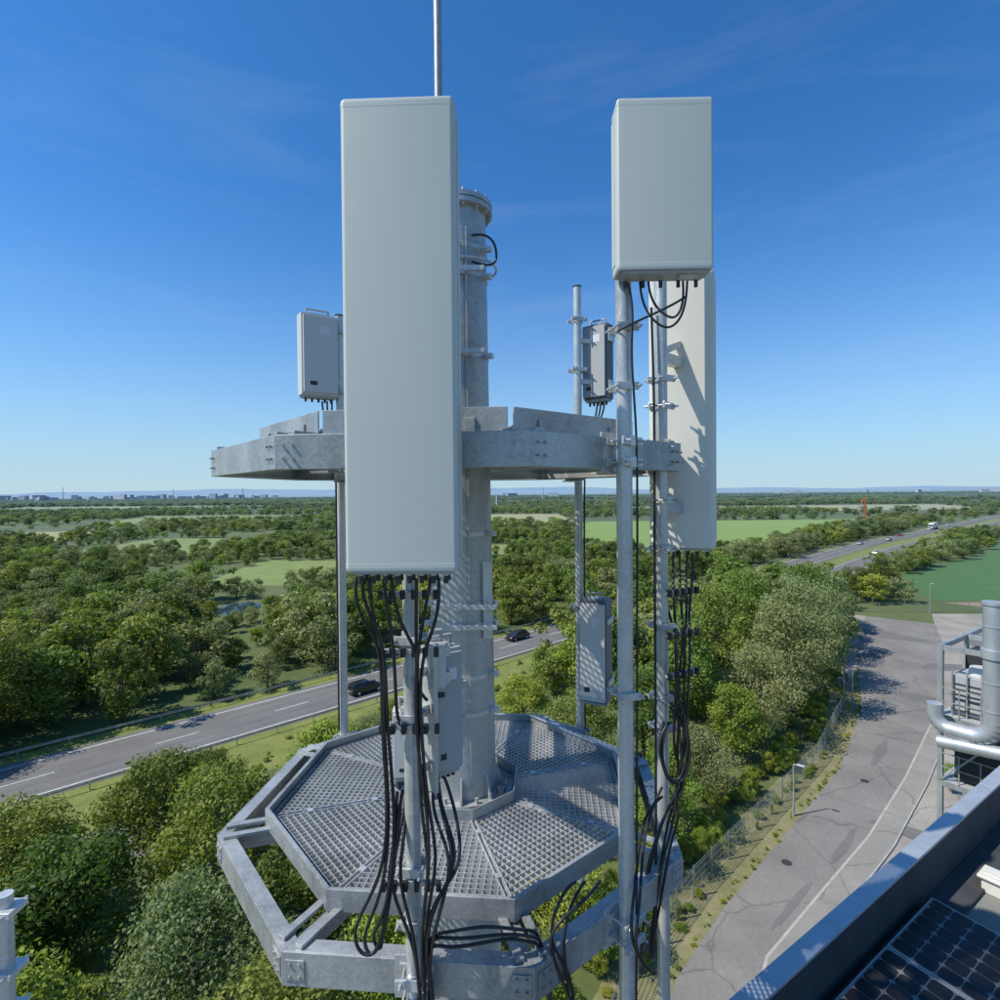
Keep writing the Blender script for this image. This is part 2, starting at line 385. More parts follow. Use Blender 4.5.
def tree_mesh(name,seed,nc,nl,ls,leaf,CR=3.9,TH=10.,low=.18):
    r=np.random.default_rng(seed);mb=MB()
    C=[];RR=[]
    lob=r.uniform(.75,1.15,8)
    while len(C)<nc:
        d=r.normal(size=3);d/=np.linalg.norm(d);k=r.uniform(.25,1)**.45
        az=math.atan2(d[1],d[0]);lb=lob[int((az+math.pi)/(2*math.pi)*8)%8]
        zz=TH*(low+(1-low)/2)+d[2]*k*TH*(1-low)/2*.9
        wid=1.0-.35*max(0,(zz/TH-.6))/.4
        C.append((d[0]*k*CR*lb*wid,d[1]*k*CR*lb*wid,zz));RR.append(CR*r.uniform(.18,.36))
    C=np.array(C);RR=np.array(RR)
    th=TH*.72
    mb.cyl((0,0,-.1),(.1,.05,th*.5),.22,.15,8);mb.cyl((.1,.05,th*.5),(0,.1,th),.15,.05,8)
    for i in range(0,nc,max(1,nc//9)):
        c=C[i];z0=min(c[2]*.6,th*.9);mb.cyl((.05,.05,z0),tuple(c),.085,.02,5,cap=False)
    nb=len(mb.f)
    tot=nc*nl
    ci=np.repeat(np.arange(nc),nl)
    d=r.normal(size=(tot,3));d[:,2]+=.35;d/=np.linalg.norm(d,axis=1)[:,None]
    pos=C[ci]+d*(RR[ci]*r.uniform(.5,1.2,tot))[:,None]*np.array([1,1,.8])
    nrm=d+r.normal(size=(tot,3))*.55;nrm/=np.linalg.norm(nrm,axis=1)[:,None]
    up=r.normal(size=(tot,3));t1=np.cross(nrm,up);t1/=np.linalg.norm(t1,axis=1)[:,None]+1e-9;t2=np.cross(nrm,t1)
    s=ls*r.uniform(.55,1.3,tot)[:,None]
    q=np.stack([pos-t1*s*.5,pos-t2*s*.32+t1*s*.05,pos+t1*s*.55,pos+t2*s*.32],1).reshape(-1,3)
    v0=len(mb.v)
    V=np.vstack([np.array(mb.v),q])
    me=bpy.data.meshes.new(name)
    fs=mb.f+(np.arange(tot*4).reshape(-1,4)+v0).tolist()
    me.from_pydata(V.tolist(),[],fs)
    me.materials.append(BARK);me.materials.append(leaf)
    me.polygons.foreach_set('material_index',[0]*nb+[1]*tot)
    a=me.attributes.new('tint','FLOAT','FACE')
    ct=r.uniform(0,1,nc)
    tv=ct[ci]*.6+r.uniform(0,.4,tot)
    a.data.foreach_set('value',np.concatenate([np.zeros(nb),tv]).astype(np.float32))
    me.update();return me
HI=[tree_mesh('tree_hi_a',1,62,215,.25,LEAF),tree_mesh('tree_hi_b',2,54,235,.25,LEAF,3.4),
    tree_mesh('tree_hi_c',3,66,215,.23,LEAFW,4.4,9.5,.1),tree_mesh('tree_hi_d',4,52,230,.26,LEAFB,3.6)]
LO=[tree_mesh('tree_lo_a',11,32,90,.48,LEAF,4.2,10,.05),tree_mesh('tree_lo_b',12,28,95,.50,LEAFW,4.6,9,.05),
    tree_mesh('tree_lo_c',13,30,90,.48,LEAFB,3.6,10,.05)]
def place(name,me,x,y,sx,sz,rz=None):
    o=bpy.data.objects.new(name,me);COL.objects.link(o);o.location=(x,y,0)
    o.scale=(sx,sx,sz);o.rotation_euler=(0,0,random.uniform(0,6.28) if rz is None else rz);return o
def hwn(x,y):
    best=1e9;sg=0;p=Vector((x,y))
    for a,b_ in zip(HW[:-1],HW[1:]):
        a=Vector(a);b_=Vector(b_);d=b_-a;t=max(0,min(1,(p-a).dot(d)/d.length_squared));q=a+d*t;dist=(p-q).length
        if dist<best:
            best=dist;sg=1 if (d.x*(y-a.y)-d.y*(x-a.x))>0 else -1
    return best*sg
def inpoly(x,y,P,):
    c=False;j=len(P)-1
    for i in range(len(P)):
        if (P[i][1]>y)!=(P[j][1]>y) and x<(P[j][0]-P[i][0])*(y-P[i][1])/(P[j][1]-P[i][1])+P[i][0]: c=not c
        j=i
    return c
roadzone=offs(Ledge,3.0)+[(72,116),(160,116),(170,20),(60,-10),(-5,5)]
PONDZ=[(-66,110),(-50,108),(-48,126),(-53,133),(-66,132)]
SERV=[(-80,-6),(-45,23),(-35,33.5),(-40,38),(-52,28),(-85,2)]
def blocked(x,y):
    n=hwn(x,y)
    if -15.5<n<7.6: return True
    if -24.5<n<0 and x>62: return True
    for _,P,_m in fields:
        if inpoly(x,y,P): return True
    if inpoly(x,y,PONDZ) or inpoly(x,y,roadzone) or inpoly(x,y,SERV): return True
    return False
used=[]
def far_enough(x,y,d):
    return all((x-a)**2+(y-b_)**2>d*d for a,b_ in used)
near=[
 (-27,31,1.0,.80,0),(-21.5,27,1.0,.9,1),(-16.5,32,1.0,.95,0),(-14,25,.9,.84,2),(-9.5,29,.95,.9,1),(-19,20,.9,.75,3),
 (-26,22,1.0,.8,2),(-9,21,.8,.72,0),(-4,26,.9,.75,3),(-3.5,33,.9,.8,2),(-12,38.5,.9,.92,3),(-12,17,.75,.6,1),(-31,25,1,.78,0),(-34,18,1,.8,3),
 (3,31,.8,.62,3),(-6,41,.85,.75,0),(3,40,.85,.62,2),(-22,36,.9,.85,0),
 (12.2,40.5,.62,.66,3),(9.5,36,.6,.5,3),(15.8,45.5,.7,.62,2),(21,50.5,.75,.75,3),(25.5,55.5,.95,1.05,2),(32,62.5,1.25,1.42,2),(38.5,71,1.25,1.55,2),
 (18,56,1.1,1.3,0),(13,51,.95,.95,1),(26,67,1.2,1.42,0),(43.5,81,1.2,1.35,2),(13,64,1.1,1.3,1),(35,80,1.25,1.4,0),(50,92,1.2,1.3,0),(58,103,1.2,1.25,2),
 (7,50,.85,.72,0),(2,56,.85,.66,3),(8,43,.6,.5,3),(5.5,29.5,.42,.38,3),(2,24.5,.42,.36,3),(-17,14,.7,.55,0),(-7,14.5,.6,.5,2)]
for x,y,a,b_,k in near:
    place('willow_tree' if k==2 else 'deciduous_tree',HI[k],x,y,a,b_);used.append((x,y))
for x,y,a,b_ in ((36.9,45.6,.22,.24),(49.2,57.2,.3,.33),(59,63.5,.38,.36),(54,59.5,.2,.2)):
    place('bush',HI[3],x,y,a,b_)
for i,(x,y) in enumerate(((-58,78),(-70,86),(-16,104))):
    place('deciduous_tree',LO[i],x,y,1.0,1.0);used.append((x,y))
def byme(me): return next(o for o in bpy.data.objects if o.type=='MESH' and o.data==me)
def scatter(name,pts,source):
    me=bpy.data.meshes.new(name);me.from_pydata([(p[0],p[1],0) for p in pts],[],[])
    a=me.attributes.new('rot','FLOAT_VECTOR','POINT');a.data.foreach_set('vector',np.array([(0,0,p[4]) for p in pts],dtype=np.float32).ravel())
    a=me.attributes.new('scl','FLOAT_VECTOR','POINT');a.data.foreach_set('vector',np.array([(p[2],p[2],p[3]) for p in pts],dtype=np.float32).ravel())
    o=bpy.data.objects.new(name,me);COL.objects.link(o)
    ng=bpy.data.node_groups.new(name,'GeometryNodeTree')
    ng.interface.new_socket('Geometry',in_out='INPUT',socket_type='NodeSocketGeometry');ng.interface.new_socket('Geometry',in_out='OUTPUT',socket_type='NodeSocketGeometry')
    gi=ng.nodes.new('NodeGroupInput');go=ng.nodes.new('NodeGroupOutput')
    ip=ng.nodes.new('GeometryNodeInstanceOnPoints');oi=ng.nodes.new('GeometryNodeObjectInfo');oi.inputs['Object'].default_value=source;oi.inputs['As Instance'].default_value=True
    r_=ng.nodes.new('GeometryNodeInputNamedAttribute');r_.data_type='FLOAT_VECTOR';r_.inputs[0].default_value='rot'
    s_=ng.nodes.new('GeometryNodeInputNamedAttribute');s_.data_type='FLOAT_VECTOR';s_.inputs[0].default_value='scl'
    L=ng.links.new
    L(gi.outputs[0],ip.inputs['Points']);L(oi.outputs['Geometry'],ip.inputs['Instance']);L(r_.outputs[0],ip.inputs['Rotation']);L(s_.outputs[0],ip.inputs['Scale']);L(ip.outputs[0],go.inputs[0])
    md=o.modifiers.new('instances','NODES');md.node_group=ng;return o
groups={k:[] for k in ('h0','h1','h2','h3','l0','l1','l2')}
rr=random.Random(5)
def nz(x,y,s,o=0): return noise.noise(Vector((x/s+o,y/s-o,o*.37)))
def addzone(y0,y1,sp,fn):
    y=y0
    while y<y1:
        xm=y*1.15+30;x=-xm
        while x<xm:
            px=x+rr.uniform(-.45,.45)*sp;py=y+rr.uniform(-.45,.45)*sp
            fn(px,py);x+=sp
        y+=sp
def fA(x,y):
    if blocked(x,y): return
    n=hwn(x,y)
    if n<0 and y<112 and not far_enough(x,y,5.0): return
    if n>0 and not far_enough(x,y,4): return
    if n<0:
        if x*x+(y-4)**2<150 or (x>-6 and y<26): return
        if x>66 and y<175 and n<-40: return
        if x<8 and n>-24: s=rr.uniform(.38,.6)
        elif x<4: s=rr.uniform(.6,.82)
        elif y<44: s=rr.uniform(.35,.5)
        else: s=rr.uniform(.95,1.3) if y<118 else rr.uniform(.5,.8)
        if y>175 and (nz(x,y,60,3)<.05 or n<-45): return
    else:
        gap=abs(x*.908+y*.419)<5.5 and y<116
        if n<24:
            s=rr.uniform(.8,1.2)
            if x>-14: s=rr.uniform(.55,.95)
            if gap: s=rr.uniform(.45,.65)
        else:
            q=nz(x,y*1.5,48,1.3)+.45*nz(x,y,18,9)
            if q<-.22:
                if rr.random()<.85: return
                s=rr.uniform(.2,.4)
            elif q<-.02: s=rr.uniform(.3,.6)
            elif q<.12: s=rr.uniform(.4,.75)
            else: s=rr.uniform(.6,1.05)
            if gap: s=min(s,.35)
            if y>150: s*=.8
    sx=s*rr.uniform(.95,1.3)
    wl=nz(x,y,30,7)
    if y<60: k=rr.choice(['h0','h1','h0','h2' if wl>0 else 'h3'])
    else: k=rr.choice(['l0','l0','l1' if wl>-.2 else 'l0','l2' if wl<.05 else 'l1'])
    groups[k].append((x,y,sx,s,rr.uniform(0,6.28)))
addzone(14,330,6.0,fA)
def fB(x,y):
    if blocked(x,y): return
    q=nz(x*.6,y*1.9,130,2.2)+.3*nz(x,y,40,4)
    if q<-.03:
        if rr.random()<.9: return
        s=rr.uniform(.3,.5)
    else: s=rr.uniform(.45,.9)
    groups[rr.choice(['l0','l0','l1','l2'])].append((x,y,s*1.5,s,rr.uniform(0,6.28)))
addzone(330,1000,11,fB)
def fC(x,y):
    if blocked(x,y): return
    if nz(x*.35,y*1.7,380,5.2)+.25*nz(x,y,120,1)<-.04: return
    s=rr.uniform(.7,1.2);groups[rr.choice(['l0','l0','l1','l2'])].append((x,y,s*2.8,s,rr.uniform(0,6.28)))
addzone(1000,3400,27,fC)
for k,p in groups.items():
    if p: scatter('tree_mass',p,byme((HI if k[0]=='h' else LO)[int(k[1])]))
pts=[]
for p,d in along(offs(Ledge,4.0)[:8],.9):
    pts.append((p.x+rr.uniform(-1.2,1.2),p.y+rr.uniform(-1.2,1.2),rr.uniform(.1,.24),rr.uniform(.08,.22),rr.uniform(0,6)))
for p,d in along(offs(Ledge,2.0)[:8],.5):
    if rr.random()<.55: pts.append((p.x+rr.uniform(-.7,.7),p.y+rr.uniform(-.7,.7),rr.uniform(.03,.11),rr.uniform(.02,.09),rr.uniform(0,6)))
for p,d in along(offs(Ledge,.25)[:8],.35):
    if rr.random()<.4+.4*nz(p.x,p.y,3,2): pts.append((p.x+rr.uniform(-.25,.25),p.y+rr.uniform(-.25,.25),rr.uniform(.015,.055),rr.uniform(.008,.03),rr.uniform(0,6)))
for o_ in (-13.5,-12.5,-11,-9.2,-8,7.2):
    for p,d in along(offs(HW,o_)[1:5],1.2):
        if rr.random()<(.7 if o_<-12 else .3) and p.y>10: pts.append((p.x+rr.uniform(-.8,.8),p.y+rr.uniform(-.8,.8),rr.uniform(.04,.12),rr.uniform(.02,.07),rr.uniform(0,6)))
scatter('roadside_shrubs',pts,byme(HI[3]))

# ------------------------------------------------------------------ distant hills, town, poles, crane
HILL=simple('hill_haze_green',(.19,.29,.38),(.23,.33,.41),.002,1,coord='pos')  # distance haze painted in as the hills' bluish base colour
mb=MB()
for (y0,amp,base,x0,x1,sd_) in ((12500,140,70,-15000,6000,1),(10500,80,20,-12000,1500,4),(15000,80,50,-2000,18000,8)):
    nn_=160;vs=[];fs=[]
    for i in range(nn_+1):
        x=x0+(x1-x0)*i/nn_;t=i/nn_;e=math.sin(math.pi*t)**.6
        z=(base+amp*(.5+.5*noise.fractal(Vector((x/2600,sd_,0)),1,2,4)))*e
        vs+=[(x,y0-900,-5),(x,y0,max(z,0)),(x,y0+900,-5)]
    for i in range(nn_): 
        fs+=[(i*3,i*3+3,i*3+4,i*3+1),(i*3+1,i*3+4,i*3+5,i*3+2)]
    mb.add(vs,fs,0,None,True)
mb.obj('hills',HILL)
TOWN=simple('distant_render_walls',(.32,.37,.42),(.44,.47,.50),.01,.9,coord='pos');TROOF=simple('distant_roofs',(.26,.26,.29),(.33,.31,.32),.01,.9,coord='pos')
mb=MB();r2=random.Random(9)
for i in range(110):
    x=r2.uniform(-3100,-1300) if i<90 else r2.uniform(-1400,2600);y=r2.uniform(2500,3300);a=r2.uniform(15,50);h=r2.choice([7,9,12,14,20]) if i<90 else 10
    rz=r2.uniform(-.5,.5);mb.box((x,y,h/2+4),(a,a*.5,h+8),0,rz);mb.box((x,y,h+9.5),(a*1.02,a*.35,3),1,rz)
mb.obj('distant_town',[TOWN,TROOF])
mb=MB()
for x,y,h in ((-2340,3000,75),(-1010,2200,52),(-1750,3000,60),(-640,2600,50),(130,1700,40),(-5,900,22)):
    mb.cyl((x,y,0),(x,y,h),2.2,1.2,8)
mb.obj('distant_chimneys',TOWN)
ORANGE=simple('crane_orange',(.5,.13,.03),(.6,.18,.04),1,.6)
def crane(x,y,h):
    mb=MB();mb.box((x,y,1),(3,2.4,2));
    for dx,dy in ((-.5,-.5),(.5,-.5),(.5,.5),(-.5,.5)): mb.beam((x+dx,y+dy,2),(x+dx,y+dy,h),.2,.2)
    for k in range(int(h/2)-1): mb.beam((x-.5,y-.5,2+2*k),(x+.5,y-.5,4+2*k),.12,.12);mb.beam((x+.5,y+.5,2+2*k),(x-.5,y+.5,4+2*k),.12,.12)
    mb.beam((x-2,y,h),(x+1.4,y,h+1.0),.7,.7);mb.box((x-1.8,y,h-.8),(1.4,1,1.2));mb.beam((x,y,h),(x,y,h+2.5),.4,.4)
    mb.obj('construction_crane',ORANGE)
crane(262,402,17)

# ------------------------------------------------------------------ vehicles
GLASS,nt,b=mat('vehicle_glass');b.inputs['Base Color'].default_value=(.02,.025,.03,1);b.inputs['Roughness'].default_value=.08
TYRE=simple('tyre',(.015,.015,.015),(.03,.03,.03),20,.8)
def car(x,y,az,c,name='car',estate=False):
    P,nt,b=mat('car_paint');b.inputs['Base Color'].default_value=(*c,1);b.inputs['Roughness'].default_value=.25;b.inputs['Coat Weight'].default_value=.6;b.inputs['Metallic'].default_value=.3
    mb=MB()
    M=Matrix.Translation((x,y,.045))@Matrix.Rotation(az,4,'Z')
    body=[(-2.2,.35),(-2.25,.7),(-2.1,.95),(-1.2,1.0),(1.15,.98),(1.9,.85),(2.2,.65),(2.22,.32)]
    roof=[(-1.9,.96),(-1.55 if not estate else -2.0,1.38),(-.6,1.47),(.35,1.42),(1.2,.97)]
    def ext(pr,w0,w1,mi):
        n=len(pr);vs=[]
        zmax=max(p[1] for p in pr);zmin=min(p[1] for p in pr)
        for sgn in (-1,1):
            for px,pz in pr:
                w=w0+(w1-w0)*(pz-zmin)/(zmax-zmin);vs.append((px,sgn*w,pz))
        fs=[tuple(range(n)),tuple(range(2*n-1,n-1,-1))]+[(i,n+i,n+(i+1)%n,(i+1)%n) for i in range(n)]
        mb.add(vs,fs,mi,M)
    ext(body,.9,.84,0);ext(roof,.82,.62,1)
    mb.add([(-1.5,-.60,1.4),(.3,-.60,1.435),(.3,.6,1.435),(-1.5,.6,1.4),(-1.5,-.60,1.47),(.25,-.60,1.49),(.25,.6,1.49),(-1.5,.6,1.47)],[(4,5,6,7),(0,1,5,4),(1,2,6,5),(2,3,7,6),(3,0,4,7)],0,M)
    for px in (-1.35,1.4):
        for s_ in (-1,1):
            a=M@Vector((px,s_*.72,.33));c_=M@Vector((px,s_*.93,.33));mb.cyl(a,c_,.33,.33,16,2)
            mb.cyl(M@Vector((px,s_*.925,.33)),M@Vector((px,s_*.94,.33)),.19,.19,12,3)
    for s_ in (-1,1):
        mb.box((-2.235,s_*.68,.78),(.05,.28,.14),4,0,M);mb.box((2.13,s_*.66,.7),(.16,.3,.13),3,0,M);mb.box((.75,s_*.95,1.0),(.14,.16,.12),0,0,M)
    mb.box((-2.25,0,.62),(.03,.5,.11),3,0,M)
    mb.obj(name,[P,GLASS,TYRE,RRUM,ORANGE],bevel=.03)
d0=Vector((57,55)).normalized();az=math.atan2(d0.y,d0.x);nn=Vector((-d0.y,d0.x))
def onhw(t,o): 
    p=Vector((-43,48))+d0*t+nn*o;return p.x,p.y
car(*onhw(34.0,-1.9),az,(.02,.022,.03),estate=True)
car(*onhw(65.5,2.0),az+math.pi,(.035,.02,.025))
d1=Vector((274,241)).normalized();az1=math.atan2(d1.y,d1.x);n1_=Vector((-d1.y,d1.x))
for t,o,c in ((10,1.8,(.5,.5,.5)),(40,-1.8,(.03,.03,.05)),(75,1.8,(.3,.03,.03)),(110,-16,(.5,.5,.52)),(140,2,(.6,.6,.6)),(165,-15,(.03,.05,.12)),(190,2,(.5,.5,.5)),(-30,-15,(.55,.55,.55))):
    p=Vector((157,246))+d1*t+n1_*o;car(p.x,p.y,az1 if o<0 else az1+math.pi,c)
def truck(x,y,az):
    M=Matrix.Translation((x,y,.045))@Matrix.Rotation(az,4,'Z');mb=MB()
    mb.box((-1.5,0,2.45),(12,2.5,2.9),0,0,M);mb.box((6.0,0,1.9),(2.2,2.45,2.7),1,0,M);mb.box((7.08,0,2.35),(.08,2.2,1),2,0,M)
    for px in (-6,-4.8,-3.6,3.6,6.2):
        for s_ in (-1,1): mb.cyl(M@Vector((px,s_*.9,.5)),M@Vector((px,s_*1.25,.5)),.5,.5,14,3)
    mb.box((0,0,.85),(13,2.2,.25),3,0,M);mb.obj('lorry',[RADOME2,RRUM,GLASS,TYRE],bevel=.05)
p=Vector((157,246))+d1*150+n1_*2.2;truck(p.x,p.y,az1+math.pi)

# ------------------------------------------------------------------ building (roof terrace)
D=Vector((.827,.562,0));NV=Vector((.562,-.827,0))
P0=Vector((1.66,3.93,0))
ang=math.atan2(D.y,D.x)
BM=Matrix.Translation(P0)@Matrix.Rotation(ang,4,'Z')
WALL=simple('facade_render',(.42,.41,.39),(.5,.49,.46),.8,.85)
ROOFM,nt,b=mat('roof_membrane')
f1=noisetex(nt,.9,6);f2=noisetex(nt,60,3)
cc=mix(nt,.4,ramp(nt,f1,[(.3,(.17,.175,.15)),(.7,(.25,.255,.22))]),ramp(nt,f2,[(.3,(.12,.125,.11)),(.7,(.28,.28,.25))]))
nt.links.new(cc,b.inputs['Base Color']);b.inputs['Roughness'].default_value=.9;bump(nt,b,f2,.4,.01)
COPING=galv('coping_metal',(.36,.39,.42),(.48,.51,.54),.35,.45)
DWALL=simple('parapet_upstand',(.035,.037,.04),(.06,.062,.066),3,.8)  # near-black base colour takes in the shade on inner face and ledge
bld=empty('office_building',P0)
X0,X1,DEP=-16,11.5,18
def bobj(mb,name,mats,bevel=0):
    o=mb.obj(name,mats,M=BM,bevel=bevel);o.parent=bld;o.matrix_parent_inverse=Matrix.Translation(-P0);return o
mb=MB();mb.box(((X0+X1)/2,-DEP/2-.02,(H-4.15)/2),(X1-X0-.04,DEP,H-4.15));bobj(mb,'walls',WALL)
mb=MB();mb.box(((X0+X1)/2,-DEP/2-.02,H-4.13),(X1-X0-.1,DEP-.1,.06));bobj(mb,'roof',ROOFM)
mb=MB()
for c,s_ in ((((X0+X1)/2,-.07,H-3.88),(X1-X0,.11,.54)),((X1-.08,-DEP/2,H-3.88),(.14,DEP-.5,.54)),((X0+.08,-DEP/2,H-3.88),(.14,DEP-.5,.54)),(((X0+X1)/2,-DEP+.1,H-3.88),(X1-X0,.14,.54))):
    mb.box(c,s_)
mb.box(((X0+X1)/2,-.27,H-4.08),(X1-X0-.4,.28,.035))
bobj(mb,'parapet',DWALL)
mb=MB();t=X0
while t<X1-.01:
    e=min(t+3,X1);mb.box(((t+e)/2,-.062,H-3.59),(e-t-.005,.15,.03));mb.box(((t+e)/2,.02,H-3.68),(e-t-.005,.012,.16));t=e
mb.box((X1-.08,-DEP/2-.15,H-3.59),(.2,DEP-.3,.03));mb.box((X0+.08,-DEP/2-.15,H-3.59),(.2,DEP-.3,.03))
bobj(mb,'coping',COPING,.005)
mb=MB()
for fl in range(5):
    z=2+fl*3.9
    for k in range(8):
        x=X0+1.7+k*3.4;mb.box((x,.0,z+.9),(1.9,.06,1.7),1);
        for dx in (-.98,0,.98): mb.box((x+dx,.03,z+.9),(.07,.08,1.8),0)
        for dz in (0,1.8): mb.box((x,.03,z+dz),(2.1,.09,.08),0)
bobj(mb,'windows',[DARK,GLASS])
mb=MB()
for k in range(12): mb.box((X0+2+k*2.1,-DEP/2,H-4.097),(.09,DEP-1.3,.006))
bobj(mb,'roof_seams',simple('membrane_seam',(.14,.145,.125),(.19,.195,.17),6,.9))
CELL,nt,b=mat('solar_cell');b.inputs['Roughness'].default_value=.38;b.inputs['Specular IOR Level'].default_value=.25
f=noisetex(nt,9,2);nt.links.new(ramp(nt,f,[(.3,(.012,.012,.012)),(.7,(.024,.023,.025))]),b.inputs['Base Color'])
BACK=simple('solar_backsheet',(.13,.13,.13),(.18,.18,.18),10,.5)
inv=BM.inverted()
cs=inv@Vector((4.15,5.38,0))
sol=empty('solar_panel_array',BM@Vector((cs.x,cs.y,H-4)))
mb=MB()
for a in range(5):
    for bq in range(4):
        ox=cs.x-.02-a*1.02-.5;oy=cs.y-.5-bq*1.06+(-.01)
        T=Matrix.Translation((ox,oy,H-4.0))@Matrix.Rotation(R(4)*(1 if bq%2==0 else -1),4,'X')
        mb.box((0,0,0),(1.0,1.0,.035),1,0,T)
        mb.box((0,0,.0185),(.97,.97,.004),2,0,T)
        for i in range(6):
            for j in range(6):
                cx=(i-2.5)*.16;cy=(j-2.5)*.16;q=.0745;k=.022
                pl=[(cx-q+k,cy-q),(cx+q-k,cy-q),(cx+q,cy-q+k),(cx+q,cy+q-k),(cx+q-k,cy+q),(cx-q+k,cy+q),(cx-q,cy+q-k),(cx-q,cy-q+k)]
                mb.prism(pl,.0205,.0235,0,T)
o=mb.obj('panels',[CELL,ALU,BACK],M=BM);o.parent=sol;o.matrix_parent_inverse=Matrix.Translation(sol.location).inverted()
mb=MB()
for bq in range(5): mb.box((cs.x-2.6,cs.y-bq*1.06,H-4.06),(5.2,.05,.07))
o=mb.obj('rails',ALU,M=BM);o.parent=sol;o.matrix_parent_inverse=Matrix.Translation(sol.location).inverted()
mb=MB();v=inv@Vector((5.0,5.62,0));mb.box((v.x,v.y,H-4.03),(.20,.20,.14));mb.box((v.x,v.y,H-3.94),(.26,.26,.03));mb.box((v.x,v.y,H-3.915),(.17,.17,.02))
mb.obj('roof_vent',RADOME2,M=BM,bevel=.012)

# ------------------------------------------------------------------ process plant with chimney, right edge
PO=Vector((18.15,17.5,0));PM=Matrix.Translation(PO)@Matrix.Rotation(ang,4,'Z')
PL=empty('ventilation_plant',PO)
def pobj(mb,name,mats,bevel=0):
    o=mb.obj(name,mats,M=PM,bevel=bevel);o.parent=PL;o.matrix_parent_inverse=Matrix.Translation(-PO);return o
DUCT=galv('duct_metal',(.38,.40,.41),(.54,.56,.57),.5,.38)
mb=MB()
XS=(0,2.6,5.2);YS=(0,1.8,3.6)
for x in XS:
    for y in YS: mb.box((x,y,9.65),(.16,.16,19.3))
for z in (3,6,9,12,14.2,16.6,19.2):
    for y in YS: mb.beam((0,y,z),(5.2,y,z),.12,.18)
    for x in XS: mb.beam((x,0,z),(x,3.6,z),.12,.18)
for z in (12,14.2,16.6): mb.box((2.6,1.8,z+.12),(5.3,3.7,.04),1)
for z0 in (14.34,16.74) :
    for k in (.5,1.0):
        mb.beam((-.06,-.1,z0+k),(-.06,3.7,z0+k),.035,.035)
    for y in np.linspace(-.05,3.65,7): mb.box((-.06,y,z0+.5),(.035,.035,1.05))
mb.beam((-.05,0,14.3),(-.05,1.8,16.5),.06,.06);mb.beam((-.05,1.8,16.5),(-.05,3.6,14.3),.06,.06)
for y in np.linspace(.3,3.3,8): mb.cyl((.15,y,16.7),(.15,y,18.4),.03,.03,8)
pobj(mb,'frame',[GALV,ALU])
mb=MB()
def duct(pts,r):
    for a,b_ in zip(pts[:-1],pts[1:]):
        mb.cyl(a,b_,r,r,24)
        L=(Vector(b_)-Vector(a)).length;d=(Vector(b_)-Vector(a))/L
        if L>1.0:
            for q in np.arange(.4,L-.1,.95): mb.cyl(Vector(a)+d*q,Vector(a)+d*(q+.05),r*1.05,r*1.05,24)
def elbow(c,a0,a1,rad_,r,pl):
    p=[]
    for i in range(7):
        t=a0+(a1-a0)*i/6;p.append(Vector(c)+pl[0]*math.cos(t)*rad_+pl[1]*math.sin(t)*rad_)
    for a,b_ in zip(p[:-1],p[1:]): mb.cyl(a,b_+(b_-a)*.08,r,r,20)
Y_=Vector((0,1,0));Z_=Vector((0,0,1))
duct([(-.7,1.9,17.1),(-.7,1.9,21.1)],.30)
mb.cyl((-.7,1.9,21.1),(-.7,1.9,21.2),.34,.34,24);mb.cyl((-.7,1.9,19.3),(-.7,1.9,19.6),.36,.36,24)
elbow((-.7,2.5,17.1),math.pi,math.pi*1.5,.6,.30,(Y_,Z_))
duct([(-.7,2.5,16.5),(-.7,3.1,16.5)],.27);elbow((-.7,3.1,16.95),-math.pi/2,0,.45,.25,(Y_,Z_));duct([(-.7,3.55,16.95),(-.7,3.55,17.3)],.25)
duct([(-.8,-.6,16.0),(-.8,1.6,16.2),(-.8,3.4,16.0)],.22)
mb.beam((-.7,1.9,19),(0,1.9,19),.1,.1);mb.beam((-.7,1.9,17.3),(0,1.9,17.3),.1,.1);mb.beam((-.75,3.3,15.8),(0,3.3,15.8),.1,.1)
pobj(mb,'chimney_duct',DUCT)
mb=MB();mb.box((.9,2.7,17.5),(1.3,1.3,1.4));mb.box((.9,.9,17.3),(1.5,1.3,1.1),1);mb.box((.9,2.6,15.1),(1.4,1.3,1.3),2);mb.box((.9,.8,15.0),(1.2,1.2,1.2))
for k in range(6): mb.box((.235,2.7,16.95+k*.19),(.03,1.1,.06),2)
mb.box((2.4,2.9,18.0),(1.2,1.0,1.6),2);mb.cyl((.9,2.7,18.2),(.9,2.7,18.5),.35,.3,20,1)
pobj(mb,'fan_units',[ALU,RRUM,DARK],.02)

# ------------------------------------------------------------------ TOWER
CX,CY=-.265,3.8
OX=CX-.045
tw=empty('telecom_tower',(CX,CY,0))
def tobj(mb,name,mats,bevel=0):
    o=mb.obj(name,mats,bevel=bevel);o.parent=tw;o.matrix_parent_inverse=Matrix.Translation((-CX,-CY,0));return o
ROT=R(-5)
def octo(Rd,rot=ROT): return [(OX+Rd*math.cos(R(22.5+45*k)+rot),CY+Rd*math.sin(R(22.5+45*k)+rot)) for k in range(8)]
def rad(z): return .222-(z+2)*.0095
MT=1.86
mb=MB()
mb.cyl((CX,CY,0),(CX,CY,H-2.6),.30,.245,40);mb.cyl((CX,CY,H-2.6),(CX,CY,H+MT),rad(-2.6),rad(2),48)
mb.cyl((CX,CY,H+MT),(CX,CY,H+MT+.03),.228,.228,48);mb.cyl((CX,CY,H+MT+.038),(CX,CY,H+MT+.068),.228,.228,48)
mb.cyl((CX,CY,0),(CX,CY,.4),.7,.6,24)
for k in range(14):
    a=k*2*math.pi/14;p=(CX+.208*math.cos(a),CY+.208*math.sin(a));mb.cyl((*p,H+MT-.022),(*p,H+MT+.09),.010,.010,6)
mb.box((CX+.06,CY-.205,H-.2),(.012,.012,3.8))
mb.cyl((CX,CY,H-2.03),(CX,CY,H-1.99),.285,.285,40)
